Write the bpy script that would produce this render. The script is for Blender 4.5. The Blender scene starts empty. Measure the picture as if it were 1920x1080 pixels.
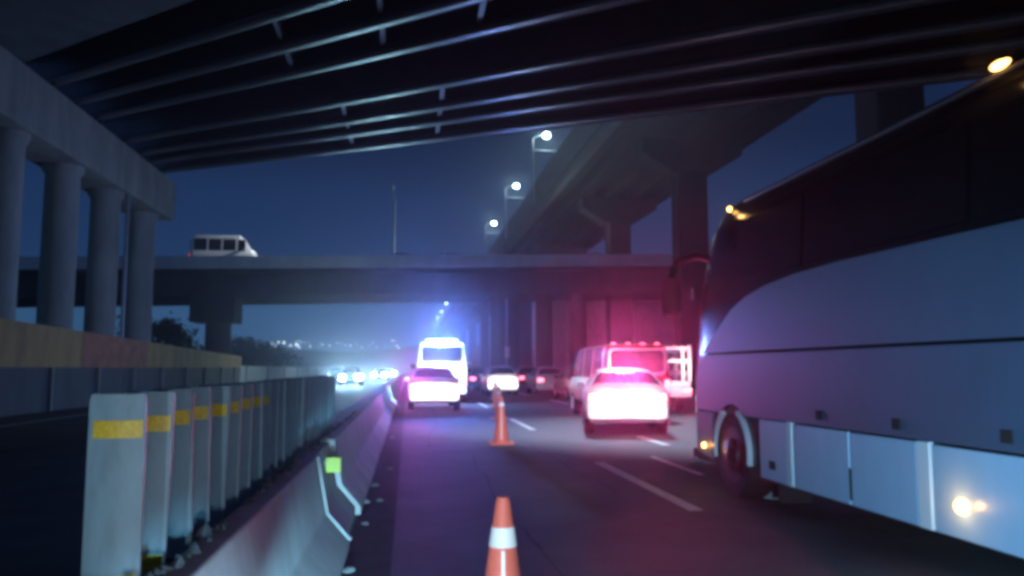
import bpy, math, random
import numpy as np
from mathutils import Vector
R_ = random.Random(7)
S = bpy.context.scene
C = S.collection

# ------------------------------------------------------------------ camera
EYE = 1.4
cam = bpy.data.objects.new('camera', bpy.data.cameras.new('camera'))
C.objects.link(cam)
PITCH = math.atan(.1)
YAW = math.atan(.13 * math.cos(PITCH))
cam.location = (0, 0, EYE)
cam.rotation_euler = (math.pi / 2 + PITCH, 0, -YAW)
cam.data.lens = 1500 / 1920 * 36
cam.data.sensor_width = 36
cam.data.clip_start = .05
cam.data.clip_end = 4000
S.camera = cam

# ------------------------------------------------------------------ night sky
W = bpy.data.worlds.new('World')
S.world = W
W.use_nodes = True
nt = W.node_tree
nt.nodes.clear()
out = nt.nodes.new('ShaderNodeOutputWorld')
bg = nt.nodes.new('ShaderNodeBackground')
tc = nt.nodes.new('ShaderNodeTexCoord')
sep = nt.nodes.new('ShaderNodeSeparateXYZ')
rp = nt.nodes.new('ShaderNodeValToRGB')
rp.color_ramp.interpolation = 'EASE'
stops = [(0.0, (.062, .165, .300)), (.05, (.048, .135, .285)), (.13, (.012, .034, .100)),
         (.19, (.0100, .0285, .0860)), (.28, (.0055, .0140, .0460)), (1.0, (.003, .008, .032))]
while len(rp.color_ramp.elements) < len(stops):
    rp.color_ramp.elements.new(.5)
for e, (p, c) in zip(rp.color_ramp.elements, stops):
    e.position = p
    e.color = (*c, 1)
nt.links.new(tc.outputs['Generated'], sep.inputs[0])
nt.links.new(sep.outputs['Z'], rp.inputs[0])
nt.links.new(rp.outputs[0], bg.inputs[0])
bg.inputs[1].default_value = 1.25
nt.links.new(bg.outputs[0], out.inputs[0])

# ------------------------------------------------------------------ exposure, film
S.view_settings.view_transform = 'Standard'
S.view_settings.look = 'None'
S.view_settings.exposure = 0
S.view_settings.gamma = 1
cy = S.cycles
cy.use_denoising = True
cy.pixel_filter_type = 'BLACKMAN_HARRIS'
cy.filter_width = 4.0
cy.max_bounces = 5
cy.diffuse_bounces = 2
cy.glossy_bounces = 3
cy.transmission_bounces = 4
cy.volume_bounces = 0
cy.sample_clamp_indirect = 3
cy.caustics_reflective = False
cy.caustics_refractive = False


def lamp(name, kind, loc, power, col, parent=None, radius=.08, aim=None, cone=120, blend=.6):
    d = bpy.data.lights.new(name, kind)
    d.energy = power
    d.color = col
    d.shadow_soft_size = radius
    o = bpy.data.objects.new(name, d)
    C.objects.link(o)
    o.location = loc
    if kind == 'SPOT':
        d.spot_size = math.radians(cone)
        d.spot_blend = blend
        o.rotation_euler = (Vector(aim) - Vector(loc)).to_track_quat('-Z', 'Y').to_euler()
    if parent is not None:
        o.parent = parent
        o.location = Vector(loc) - base(parent)
    return o


# headlights of the car the picture is taken from (itself unseen), then added fills
lamp('headlight_right', 'SPOT', (1.15, .9, .72), 1000, (.36, .72, 1), aim=(3.5, 7, .40), cone=78, blend=.9, radius=.07)
lamp('headlight_left', 'SPOT', (-.05, .9, .72), 46, (.9, .88, 1), aim=(-.9, 3.4, 1.0), cone=60, blend=1, radius=.07)
lamp('barrier_fill', 'SPOT', (-.02, .9, .20), 2500, (.30, .72, 1), aim=(-.60, 4.8, -.06), cone=22, blend=1, radius=.05)  # added low spot brightening the barrier face

lamp('near_cone_fill', 'SPOT', (-.02, .9, .72), 300, (.62, .85, 1), aim=(1.45, 11, .5), cone=40, blend=1, radius=.05)  # added spot brightening the nearest cone

lamp('far_cone_fill', 'SPOT', (1.15, .9, .72), 6500, (.8, .9, 1), aim=(1.78, 15, .5), cone=13, blend=1, radius=.05)  # added narrow spot brightening the far cones
lamp('near_barrier_fill', 'SPOT', (1.15, .9, .72), 380, (.30, .72, 1), aim=(-.68, 3.0, .26), cone=27, blend=1, radius=.05)  # second added spot, evening out the near barrier
# added spot, well behind, brightening the nearest paddle
lamp('paddle_fill', 'SPOT', (-.35, -9, .9), 760, (.70, .88, 1), aim=(-.95, 2.8, 1.02), cone=6, blend=.6, radius=.06)

# ------------------------------------------------------------------ pixel -> point helpers (layout only)
F_ = np.array([math.sin(YAW) * math.cos(PITCH), math.cos(YAW) * math.cos(PITCH), math.sin(PITCH)])
RR = np.array([math.cos(YAW), -math.sin(YAW), 0])
UU = np.cross(RR, F_)


def ray(x, y):
    d = F_ + RR * (x - 960) / 1500 - UU * (y - 540) / 1500
    return d / d[1]


def g(x, y, z=0):
    r = ray(x, y)
    return r * (z - EYE) / r[2] + np.array([0, 0, EYE])


def atY(x, y, Y):
    return ray(x, y) * Y + np.array([0, 0, EYE])


def atX(x, y, X):
    r = ray(x, y)
    return r / r[0] * X + np.array([0, 0, EYE])


# ------------------------------------------------------------------ materials
def mat(name, col, rough=.7, metal=0, spec=.5, noise=0, scale=6, bump=0, bscale=60, emit=None, strength=0,
        streak=0, trans=0, coat=0, alpha=1):
    m = bpy.data.materials.new(name)
    m.use_nodes = True
    n = m.node_tree
    b = n.nodes['Principled BSDF']
    b.inputs['Base Color'].default_value = (*col, 1)
    b.inputs['Roughness'].default_value = rough
    b.inputs['Metallic'].default_value = metal
    b.inputs['Specular IOR Level'].default_value = spec
    b.inputs['Coat Weight'].default_value = coat
    b.inputs['Transmission Weight'].default_value = trans
    if emit:
        b.inputs['Emission Color'].default_value = (*emit, 1)
        b.inputs['Emission Strength'].default_value = strength
    if noise or bump:
        t = n.nodes.new('ShaderNodeTexCoord')
    if noise:
        a = n.nodes.new('ShaderNodeTexNoise')
        a.inputs['Scale'].default_value = scale
        a.inputs['Detail'].default_value = 8
        a.inputs['Roughness'].default_value = .65
        if streak:
            mp = n.nodes.new('ShaderNodeMapping')
            mp.inputs['Scale'].default_value = (1, 1, streak)
            n.links.new(t.outputs['Object'], mp.inputs[0])
            n.links.new(mp.outputs[0], a.inputs['Vector'])
        else:
            n.links.new(t.outputs['Object'], a.inputs['Vector'])
        r = n.nodes.new('ShaderNodeValToRGB')
        r.color_ramp.elements[0].position = .3
        r.color_ramp.elements[1].position = .72
        r.color_ramp.elements[0].color = (*[c * (1 - noise) for c in col], 1)
        r.color_ramp.elements[1].color = (*[min(1, c * (1 + noise)) for c in col], 1)
        n.links.new(a.outputs['Fac'], r.inputs[0])
        n.links.new(r.outputs[0], b.inputs['Base Color'])
        mr = n.nodes.new('ShaderNodeMapRange')
        mr.inputs['To Min'].default_value = max(.03, rough - .12 * noise)
        mr.inputs['To Max'].default_value = min(1, rough + .12 * noise)
        n.links.new(a.outputs['Fac'], mr.inputs['Value'])
        n.links.new(mr.outputs[0], b.inputs['Roughness'])
    if bump:
        q = n.nodes.new('ShaderNodeTexNoise')
        q.inputs['Scale'].default_value = bscale
        q.inputs['Detail'].default_value = 5
        n.links.new(t.outputs['Object'], q.inputs['Vector'])
        bp = n.nodes.new('ShaderNodeBump')
        bp.inputs['Strength'].default_value = bump
        bp.inputs['Distance'].default_value = .02
        n.links.new(q.outputs['Fac'], bp.inputs['Height'])
        n.links.new(bp.outputs[0], b.inputs['Normal'])
    return m


def glow(name, col, strength, sampled=True):
    m = mat(name, (.2, .2, .2), emit=col, strength=strength)
    if not sampled:
        m.cycles.emission_sampling = 'NONE'
    return m


M = dict(
    asphalt=mat('asphalt', (.060, .060, .066), .74, noise=.55, scale=.9, bump=.5, bscale=70),
    soil=mat('soil', (.05, .045, .04), .95, noise=.4, scale=.4),
    shoulder=mat('shoulder', (.028, .027, .03), .9, noise=.5, scale=4, bump=.5, bscale=40),
    paint=mat('road_paint', (.8, .8, .8), .6, noise=.3, scale=9),
    concrete=mat('concrete', (.42, .42, .37), .85, noise=.3, scale=1.1, bump=.25, bscale=30, streak=.3),
    pale_concrete=mat('pale_concrete', (.60, .60, .60), .82, noise=.22, scale=2.5, bump=.2, bscale=45, streak=.4),
    edge_concrete=mat('edge_concrete', (.42, .43, .43), .6, noise=.12, scale=5),
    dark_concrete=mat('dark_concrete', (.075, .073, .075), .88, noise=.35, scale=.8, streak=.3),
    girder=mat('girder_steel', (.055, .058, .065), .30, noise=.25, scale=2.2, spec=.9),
    diaphragm=mat('diaphragm_steel', (.24, .25, .26), .5, noise=.2, scale=3),
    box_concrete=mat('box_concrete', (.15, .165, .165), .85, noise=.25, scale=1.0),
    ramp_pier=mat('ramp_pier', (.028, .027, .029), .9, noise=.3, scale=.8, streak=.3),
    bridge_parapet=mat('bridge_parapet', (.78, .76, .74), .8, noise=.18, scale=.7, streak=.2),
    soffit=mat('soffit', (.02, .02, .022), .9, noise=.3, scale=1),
    yellow_wall=mat('yellow_wall', (.52, .31, .11), .8, noise=.35, scale=1.3, streak=.3),
    red_wall=mat('red_wall', (.50, .16, .10), .75, noise=.35, scale=1.5),
    grey_wall=mat('grey_wall', (.13, .13, .135), .85, noise=.3, scale=1.2, streak=.3),
    paddle=mat('paddle', (.24, .43, .52), .55, noise=.3, scale=9, streak=.3),
    tape=mat('yellow_tape', (.98, .66, .05), .45, noise=.35, scale=75),
    plate=mat('yellow_reflector', (.80, .95, .08), .4, emit=None),
    rubble=mat('rubble', (.12, .14, .16), .95, noise=.4, scale=25),
    stone=mat('stone', (.27, .27, .28), .9, noise=.3, scale=20, bump=.5, bscale=60),
    cone=mat('cone_orange', (.84, .17, .12), .5, noise=.12, scale=12),
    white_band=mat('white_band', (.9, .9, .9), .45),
    black=mat('black_rubber', (.008, .008, .009), .8),
    rim=mat('rim', (.45, .46, .48), .35, metal=.9),
    dark_rim=mat('dark_rim', (.015, .015, .018), .5, metal=.3),
    chrome=mat('chrome', (.75, .76, .78), .16, metal=1),
    glass=mat('dark_glass', (.012, .013, .016), .08, spec=.6),
    coach_pane=mat('coach_pane', (.006, .006, .008), .2, spec=.25),
    coach_glass=mat('coach_glass', (.006, .006, .008), .2, spec=.25, noise=.1, scale=.5),
    coach_grey=mat('coach_grey', (.060, .098, .165), .42, noise=.10, scale=.9, coat=.2),
    coach_skirt=mat('coach_skirt', (.35, .53, .74), .38, noise=.12, scale=1.2, coat=.25, streak=.3),
    coach_strip=mat('coach_strip', (.66, .74, .84), .3),
    coach_under=mat('coach_under', (.015, .015, .016), .9),
    amber=glow('amber_lamp', (1, .50, .12), 9),
    white_paint=mat('white_paint', (.82, .82, .82), .38, coat=.3),
    silver_paint=mat('silver_paint', (.5, .5, .52), .35, metal=.3, coat=.3),
    dark_paint=mat('dark_paint', (.035, .035, .04), .3, coat=.4),
    red_paint=mat('red_paint', (.30, .015, .03), .35, coat=.4),
    blue_paint=mat('blue_paint', (.03, .06, .18), .32, coat=.4),
    tail=glow('tail_lamp', (1, .12, .20), 7),
    tail_far=glow('tail_lamp_far', (1, .16, .26), 5, False),
    tail_dim=glow('tail_lamp_dim', (1, .05, .08), 1.6, False),
    head=glow('head_lamp', (.72, .93, 1), 22),
    head_far=glow('head_lamp_far', (.8, .92, 1), 5, False),
    street=glow('street_lamp_globe', (.62, .93, 1), 28),
    pole=mat('pole_metal', (.40, .43, .46), .45, metal=.4),
    plate_white=mat('number_plate', (.7, .7, .7), .5),
    leaf=mat('leaf', (.045, .075, .04), .8, noise=.5, scale=.6),
    bark=mat('bark', (.07, .05, .04), .95, noise=.4, scale=8),
    hill=mat('hill_scrub', (.035, .045, .03), .95, noise=.5, scale=.03),
    wood=mat('stake_wood', (.72, .70, .66), .7, noise=.2, scale=6),
)


# ------------------------------------------------------------------ mesh builder
def base(o):
    v = Vector((0, 0, 0))
    while o is not None:
        v += o.location
        o = o.parent
    return v


class MB:
    def __init__(self):
        self.v = []
        self.f = []

    def add(self, vs, fs):
        k = len(self.v)
        self.v += [tuple(map(float, p)) for p in vs]
        self.f += [tuple(i + k for i in f) for f in fs]
        return self

    def box(self, x0, x1, y0, y1, z0, z1):
        return self.add([(x0, y0, z0), (x1, y0, z0), (x1, y1, z0), (x0, y1, z0),
                         (x0, y0, z1), (x1, y0, z1), (x1, y1, z1), (x0, y1, z1)],
                        [(0, 3, 2, 1), (4, 5, 6, 7), (0, 1, 5, 4), (1, 2, 6, 5), (2, 3, 7, 6), (3, 0, 4, 7)])

    def prism(self, poly, a, b):
        """poly: 3d points, extruded by vector from a to b offsets"""
        n = len(poly)
        a = np.array(a, float)
        b = np.array(b, float)
        vs = [np.array(p) + a for p in poly] + [np.array(p) + b for p in poly]
        fs = [tuple(range(n))[::-1], tuple(range(n, 2 * n))]
        fs += [(i, (i + 1) % n, n + (i + 1) % n, n + i) for i in range(n)]
        return self.add(vs, fs)

    def tube(self, p, q, r0, r1=None, n=12, cap=True):
        r1 = r0 if r1 is None else r1
        p = np.array(p, float)
        q = np.array(q, float)
        d = q - p
        d = d / np.linalg.norm(d)
        a = np.cross(d, (0, 0, 1) if abs(d[2]) < .9 else (1, 0, 0))
        a /= np.linalg.norm(a)
        b = np.cross(d, a)
        vs = []
        for c, r in ((p, r0), (q, r1)):
            vs += [c + r * (a * math.cos(t) + b * math.sin(t)) for t in np.linspace(0, 2 * math.pi, n, False)]
        fs = [(i, (i + 1) % n, n + (i + 1) % n, n + i) for i in range(n)]
        if cap:
            fs += [tuple(range(n))[::-1], tuple(range(n, 2 * n))]
        return self.add(vs, fs)

    def lathe(self, prof, c=(0, 0, 0), n=20, axis='z'):
        """prof: (r, h) list"""
        vs = []
        for r, h in prof:
            for t in np.linspace(0, 2 * math.pi, n, False):
                p = (r * math.cos(t), r * math.sin(t), h)
                if axis == 'x':
                    p = (h, r * math.cos(t), r * math.sin(t))
                vs.append((p[0] + c[0], p[1] + c[1], p[2] + c[2]))
        fs = []
        for k in range(len(prof) - 1):
            fs += [(k * n + i, k * n + (i + 1) % n, (k + 1) * n + (i + 1) % n, (k + 1) * n + i) for i in range(n)]
        fs += [tuple(range(n))[::-1], tuple(range((len(prof) - 1) * n, len(prof) * n))]
        return self.add(vs, fs)

    def build(self, name, m, parent=None, world=True, smooth=False, bevel=0):
        me = bpy.data.meshes.new(name)
        off = base(parent) if (parent is not None and world) else Vector((0, 0, 0))
        me.from_pydata([(p[0] - off[0], p[1] - off[1], p[2] - off[2]) for p in self.v], [], self.f)
        me.update()
        me.materials.append(m)
        o = bpy.data.objects.new(name, me)
        C.objects.link(o)
        import bmesh
        bm = bmesh.new()
        bm.from_mesh(me)
        bmesh.ops.recalc_face_normals(bm, faces=bm.faces)
        bm.to_mesh(me)
        bm.free()
        if smooth:
            for p in me.polygons:
                p.use_smooth = True
            for e in me.edges:
                pass
            try:
                me.set_sharp_from_angle(angle=math.radians(smooth if smooth > 1 else 40))
            except Exception:
                pass
        if bevel:
            b = o.modifiers.new('bevel', 'BEVEL')
            b.width = bevel
            b.segments = 2
            b.limit_method = 'ANGLE'
        if parent is not None:
            o.parent = parent
        return o


def tag(o, label=None, cat=None, group=None, kind=None):
    if label:
        o['label'] = label
    if cat:
        o['category'] = cat
    if group:
        o['group'] = group
    if kind:
        o['kind'] = kind
    return o


def empty(name, loc, label=None, cat=None, group=None, rz=0):
    o = bpy.data.objects.new(name, None)
    o.empty_display_size = .2
    C.objects.link(o)
    o.location = tuple(map(float, loc))
    o.rotation_euler = (0, 0, rz)
    return tag(o, label, cat, group)


def copy_tree(o, parent=None):
    c = o.copy()
    C.objects.link(c)
    if parent is not None:
        c.parent = parent
    for ch in list(o.children):
        copy_tree(ch, c)
    return c


# ================================================================== SETTING
tag(MB().box(-480, 480, -70, 470, -.5, -.012).build('ground', M['soil']), kind='structure')
tag(MB().box(-11.2, 40, -60, 330, -.011, 0).build('road', M['asphalt']), kind='structure')
tag(MB().box(-.46, -.10, -3, 120, -.01, .004).build('gutter_strip', M['shoulder']), kind='structure')
mk = MB()


def stripe(x0, x1, y0, y1):
    z = .004
    n = max(1, int((y1 - y0) / 1.0))
    for i in range(n):
        a = y0 + (y1 - y0) * i / n
        b = y0 + (y1 - y0) * (i + 1) / n
        mk.add([(x0, a, z), (x1, a, z), (x1, b, z), (x0, b, z)], [(0, 1, 2, 3)])


for k in range(-1, 9):
    stripe(2.76, 2.91, 7.75 + 10.4 * k, 11.85 + 10.4 * k)
for k in range(0, 8):
    stripe(3.80, 3.90, 10.3 + 9 * k, 12.5 + 9 * k) if k < 1 else None
    stripe(6.15, 6.30, 10.2 + 10.4 * k, 14.3 + 10.4 * k)
stripe(4.62, 4.78, 14.3, 16.1)
stripe(-9.75, -9.6, -10, 120)
for k in range(0, 9):
    stripe(-6.2, -6.05, 8 + 10.4 * k, 12 + 10.4 * k)
tag(mk.build('road_marking', M['paint']), kind='structure')
sm = MB()
pts = [(-.2, 17.6), (.4, 16.4), (.9, 15.7), (1.5, 14.9), (2.1, 13.9)]  # line across the lane: overpass shadow edge painted in along a joint
for (x0, y0), (x1, y1) in zip(pts, pts[1:]):
    sm.add([(x0, y0, .003), (x1, y1, .003), (x1 + .03, y1 + .09, .003), (x0 + .03, y0 + .09, .003)], [(0, 1, 2, 3)])
for x0, y0, y1 in ((1.15, 4.5, 13.0), (2.35, 9.0, 22.0), (.35, 14.0, 30.0), (5.2, 11, 15.5)):
    y, x = y0, x0
    while y < y1:
        x2, y2 = x + R_.uniform(-.05, .05), y + R_.uniform(.25, .5)
        h_ = R_.uniform(.012, .03)
        sm.add([(x, y, .003), (x2, y2, .003), (x2 + h_, y2, .003), (x + h_, y, .003)], [(0, 1, 2, 3)])
        x, y = x2, y2
tag(sm.build('seam_and_shadow_line', M['shoulder']), kind='structure')

# hills on the horizon
hv, hf = [], []
nx, ny = 90, 10
for j in range(ny):
    for i in range(nx):
        x = -330 + 660 * i / (nx - 1)
        y = 335 + 110 * j / (ny - 1)
        rise = math.sin(math.pi * min(1, j / (ny - 1) * 1.0) / 2)
        h = 11.0 + 2.2 * math.sin(x * .021 + 1) + 1.5 * math.sin(x * .057) + R_.uniform(-.5, .5) + (x < -150) * 2
        hv.append((x, y, -.1 + rise * h))
for j in range(ny - 1):
    for i in range(nx - 1):
        hf.append((j * nx + i, j * nx + i + 1, (j + 1) * nx + i + 1, (j + 1) * nx + i))
tag(MB().add(hv, hf).build('hill', M['hill'], smooth=60), kind='structure')

# ================================================================== NEAR OVERPASS (overhead)
u = ray(-900, 465) * -1
u = -u if u[1] < 0 else u
u = u / np.linalg.norm(u)          # along the girders, up to the left
w = -u                              # down to the right
P0 = atX(285, 322, -13)
v = np.array([0, 1.0, 0])
nrm = np.cross(w, v)
nrm = nrm / np.linalg.norm(nrm)
nrm = nrm if nrm[2] > 0 else -nrm


def on_deck(px, py):
    r = ray(px, py)
    t = np.dot(P0 - np.array([0, 0, EYE]), nrm) / np.dot(r, nrm)
    p = r * t + np.array([0, 0, EYE])
    d = p - P0
    A = np.array([w, v]).T
    s = np.linalg.lstsq(A, d, rcond=None)[0]
    return s                        # (distance along girder, offset along road)


over = empty('overpass', (0, 12, 0), 'dark girder overpass passing overhead from upper left to upper right on round columns', 'overpass')
rows = [(660, 278), (660, 250), (660, 225), (660, 187), (660, 112), (660, 55), (660, -18), (500, -60)]
offs = [on_deck(*r)[1] for r in rows]


def dp(s, o, up=0):
    return P0 + w * s + v * o + np.array([0, 0, up])


SL = 62


def dstrip(mb, s0, s1, o0, o1, z0, z1):
    """a bar in deck coordinates"""
    c = [dp(s0, o0, z0), dp(s0, o1, z0), dp(s0, o1, z1), dp(s0, o0, z1)]
    e = [dp(s1, o0, z0), dp(s1, o1, z0), dp(s1, o1, z1), dp(s1, o0, z1)]
    return mb.add(c + e, [(0, 1, 2, 3), (7, 6, 5, 4), (0, 4, 5, 1), (1, 5, 6, 2), (2, 6, 7, 3), (3, 7, 4, 0)])


def gird(o):
    """I girder: rounded bottom flange, web"""
    mb = MB()
    r = .11
    prof = [(-.26, .02), (-.24, -.05), (-.18, -.09), (.18, -.09), (.24, -.05), (.26, .02), (.22, .09), (.07, .16), (.07, 1.22), (-.07, 1.22),
            (-.07, .16), (-.22, .09)]
    n = len(prof)
    K = 24
    vs, fs = [], []
    for k in range(K + 1):
        s = -1.2 + (SL + 1.2) * k / K
        for a, b in prof:
            vs.append(dp(s, o + a, b))
    for k in range(K):
        for i in range(n):
            fs.append((k * n + i, k * n + (i + 1) % n, (k + 1) * n + (i + 1) % n, (k + 1) * n + i))
    fs += [tuple(range(n)), tuple(range(K * n, K * n + n))[::-1]]
    return mb.add(vs, fs)


for o in offs[:7]:
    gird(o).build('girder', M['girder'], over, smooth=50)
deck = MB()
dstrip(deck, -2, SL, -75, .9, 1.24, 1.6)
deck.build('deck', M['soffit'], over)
fas = MB()
dstrip(fas, -2, SL, .5, .9, .80, 1.237)
dstrip(fas, -2, SL, .62, .9, 1.603, 2.6)
fas.build('parapet', M['concrete'], over)
box_ = MB()
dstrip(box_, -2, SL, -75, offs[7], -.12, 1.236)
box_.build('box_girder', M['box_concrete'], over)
# diaphragms between neighbouring girders
dia = []
for (px, py), ks in (((650, 235), (0, 1, 2)), ((528, 83), (4, 5)), ((828, 190), (0, 1, 2)), ((716, 60), (4, 5)), ((905, 20), (4, 5))):
    s_ = on_deck(px, py)[0]
    for k in ks:
        a, b = offs[k] - .28, offs[k + 1] + .28
        mb = MB()
        dstrip(mb, s_ - .09, s_ + .09, b, a, .10, .24)
        dstrip(mb, s_ - .03, s_ + .03, b, a, .243, .95)
        mb.build('diaphragm', M['diaphragm'], over)
cap = MB().box(-14.1, -12.2, 14, 43.2, 9.05, 11.05)
cap.build('pier_cap', M['concrete'], over, bevel=.06)
for Y in (18.6, 23.0, 27.4, 31.9, 36.3, 41.2):
    MB().lathe([(.62, 0), (.60, 8.7), (.72, 8.85), (.72, 9.047)], (-13.15, Y, 0), n=28).build('column', M['concrete'], over, smooth=40)

for o in offs[:7]:
    q = dp(-.2, o, -.09)
    MB().box(q[0] - .35, q[0] + .35, q[1] - .3, q[1] + .3, 11.053, q[2] - .02).build('bearing', M['diaphragm'], over) if q[2] > 11.1 else None
MB().tube((-12.36, 23.3, 0), (-12.36, 23.3, 9.045), .09, n=10).build('drain_pipe', M['pole'], over, smooth=40)
MB().tube((-12.36, 36.7, 0), (-12.36, 36.7, 9.045), .09, n=10).build('drain_pipe', M['pole'], over, smooth=40)

# ================================================================== SECOND BRIDGE
BY = 65


def bz(x):
    return 10.12 + (x + 19) * .022


br = empty('cross_bridge', (0, BY + 5, 0), 'flat road bridge with pale parapet crossing the road in the middle distance', 'bridge')


def bstrip(mb, x0, x1, y0, y1, d0, d1, n=12):
    for k in range(n):
        a = x0 + (x1 - x0) * k / n
        b = x0 + (x1 - x0) * (k + 1) / n
        vs = [(a, y0, bz(a) + d0), (b, y0, bz(b) + d0), (b, y1, bz(b) + d0), (a, y1, bz(a) + d0),
              (a, y0, bz(a) + d1), (b, y0, bz(b) + d1), (b, y1, bz(b) + d1), (a, y1, bz(a) + d1)]
        mb.add(vs, [(0, 3, 2, 1), (4, 5, 6, 7), (0, 1, 5, 4), (2, 3, 7, 6)] + ([(3, 0, 4, 7)] if k == 0 else []) +
               ([(1, 2, 6, 5)] if k == n - 1 else []))
    return mb


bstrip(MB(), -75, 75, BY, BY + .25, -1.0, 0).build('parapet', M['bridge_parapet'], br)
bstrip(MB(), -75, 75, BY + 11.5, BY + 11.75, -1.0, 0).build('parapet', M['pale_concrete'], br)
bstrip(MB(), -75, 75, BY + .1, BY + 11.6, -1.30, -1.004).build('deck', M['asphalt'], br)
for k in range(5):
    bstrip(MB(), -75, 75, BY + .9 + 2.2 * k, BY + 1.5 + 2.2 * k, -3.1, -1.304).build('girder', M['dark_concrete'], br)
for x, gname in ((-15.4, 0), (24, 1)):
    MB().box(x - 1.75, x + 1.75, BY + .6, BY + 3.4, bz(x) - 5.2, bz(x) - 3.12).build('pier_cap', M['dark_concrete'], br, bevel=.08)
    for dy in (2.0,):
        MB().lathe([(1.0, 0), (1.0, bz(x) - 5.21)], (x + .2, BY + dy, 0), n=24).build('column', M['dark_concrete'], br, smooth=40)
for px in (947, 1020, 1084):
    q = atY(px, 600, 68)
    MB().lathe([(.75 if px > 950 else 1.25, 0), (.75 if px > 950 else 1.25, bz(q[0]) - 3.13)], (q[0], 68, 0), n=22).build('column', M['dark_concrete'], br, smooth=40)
# expansion joints on the parapet read as fine dark lines
# abutment wall behind
ab = empty('retaining_wall', (22, 78, 0), 'pale panelled retaining wall under the middle bridge, behind dark round columns', 'wall')
for i in range(9):
    x = 12.4 + 3.2 * i
    MB().box(x, x + 3.14, 78, 78.6, 0, 9.4).build('wall_panel', M['pale_concrete'], ab, bevel=.03)

# ================================================================== HIGH RAMP at the right
rm = empty('elevated_ramp', (18.7, 70, 0), 'high elevated ramp climbing diagonally beside the road, three lamps on its left edge', 'flyover')
XL, XR, ZT, ZS = 13.4, 24.4, 21.4, 17.8
MB().box(XL, XL + .3, -20, 430, ZS + .95, ZT).build('parapet', M['box_concrete'], rm)
MB().box(XL - .05, XL + .6, -20, 430, ZS, ZS + .60).build('fascia_beam', M['box_concrete'], rm)
MB().box(XL + .12, XL + .5, -20, 430, ZS + .603, ZS + .947).build('fascia_groove', M['dark_concrete'], rm)
MB().box(XR - .3, XR, -20, 430, ZS + .95, ZT).build('parapet', M['box_concrete'], rm)
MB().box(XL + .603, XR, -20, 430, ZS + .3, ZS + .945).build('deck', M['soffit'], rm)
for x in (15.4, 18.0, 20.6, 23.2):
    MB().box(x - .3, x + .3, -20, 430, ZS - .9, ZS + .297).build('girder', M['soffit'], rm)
for Y in (29, 52, 71, 100, 130, 165, 200, 240, 280, 320):
    cx = 19
    poly = [(cx - 3.5, Y - .9, 16.9), (cx + 3.5, Y - .9, 16.9), (cx + 3.5, Y - .9, 15.9), (cx + 1.4, Y - .9, 14.6),
            (cx - 1.4, Y - .9, 14.6), (cx - 3.5, Y - .9, 15.9)]
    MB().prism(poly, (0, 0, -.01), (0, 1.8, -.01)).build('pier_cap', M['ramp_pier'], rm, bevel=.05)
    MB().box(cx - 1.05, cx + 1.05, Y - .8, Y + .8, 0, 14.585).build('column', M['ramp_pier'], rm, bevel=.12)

q = atY(950, 668, 60)
pp_ = empty('pole', (q[0], 60, 0), 'thin pale upright pole under the middle bridge, right of the tall white van', 'pole')
MB().tube((q[0], 60, 0), (q[0], 60, 6.6), .09, .07, n=8).build('shaft', M['pole'], pp_)
MB().box(q[0] - .16, q[0] + .16, 59.8, 59.9, 2.2, 3.0).build('sign_plate', M['plate_white'], pp_)

# lamps along the ramp
LG = 'lamps along the elevated ramp'
lights_at = [(84.8, 'street lamp on the elevated ramp, highest and largest of its row'),
             (109.5, 'street lamp on the elevated ramp, middle one of the three over the bridge'),
             (139, 'street lamp on the elevated ramp, lowest of the three above the middle bridge'),
             (317, None), (362, None), (408, None)]
for i, (Y, lab) in enumerate(lights_at):
    r = empty('street_lamp', (XL - .12, Y, ZT - 2), lab or 'tiny far ramp lamp seen under the middle bridge beyond the white van', 'street lamp', LG)
    x = XL - .12
    h = 5.1
    MB().tube((x, Y, ZT - 2), (x, Y, ZT + h), .16, .11).build('pole', M['pole'], r, smooth=40)
    arm = MB()
    last = (x, Y, ZT + h - .05)
    for t in (.35, .7, 1.05, 1.4):
        nxt = (x + t, Y, ZT + h - .05 + .55 * math.sin(t / 1.4 * 1.4))
        arm.tube(last, nxt, .06, n=8)
        last = nxt
    arm.build('arm', M['pole'], r, smooth=40)
    MB().tube((x + .1, Y, ZT + h - 1.35), (x + 3.1, Y, ZT + h - 1.35), .09, n=8).build('crossbar', M['pole'], r, smooth=40)
    gl = MB().lathe([(.02, -.3), (.26, -.2), (.38, 0), (.26, .2), (.02, .3)], (x + 1.5, Y, ZT + h + .35), n=14)
    gl.build('globe', M['street'], r, smooth=80)
    MB().box(x + 1.25, x + 1.75, Y - .2, Y + .2, ZT + h + .66, ZT + h + .8).build('hood', M['pole'], r)
    if i < 3:
        lamp('lamp_light', 'POINT', (x + 1.5, Y - .55, ZT + h + .2), 320, (.6, .92, 1), r, radius=.2)

# tall unlit pole on the bridge
tp = empty('lamp_post', tuple(atY(738, 485, 70)), 'thin unlit pole standing on the middle bridge against the sky', 'lamp post')
q = atY(738, 485, 70)
MB().tube((q[0], 70, q[2] - 1.5), (q[0], 70, q[2] + 5.2), .17, .12, n=8).build('pole', M['pole'], tp)
MB().tube((q[0], 70, q[2] + 5.2), (q[0], 66.8, q[2] + 5.6), .05, n=8).box(q[0] - .12, q[0] + .12, 66.0, 66.8, q[2] + 5.52, q[2] + 5.68).build('lamp_head', M['pole'], tp)

# ================================================================== LEFT WALL
lw = empty('roadside_wall', (-11.6, 40, 0), 'dark roadside wall with a worn yellow and red upper band before the round columns', 'wall')
MB().box(-12.0, -11.6, 6, 58, 0, 1.42).build('wall_base', M['grey_wall'], lw)


def wtop(y):
    return 2.80 - (y - 25) * .018


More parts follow.
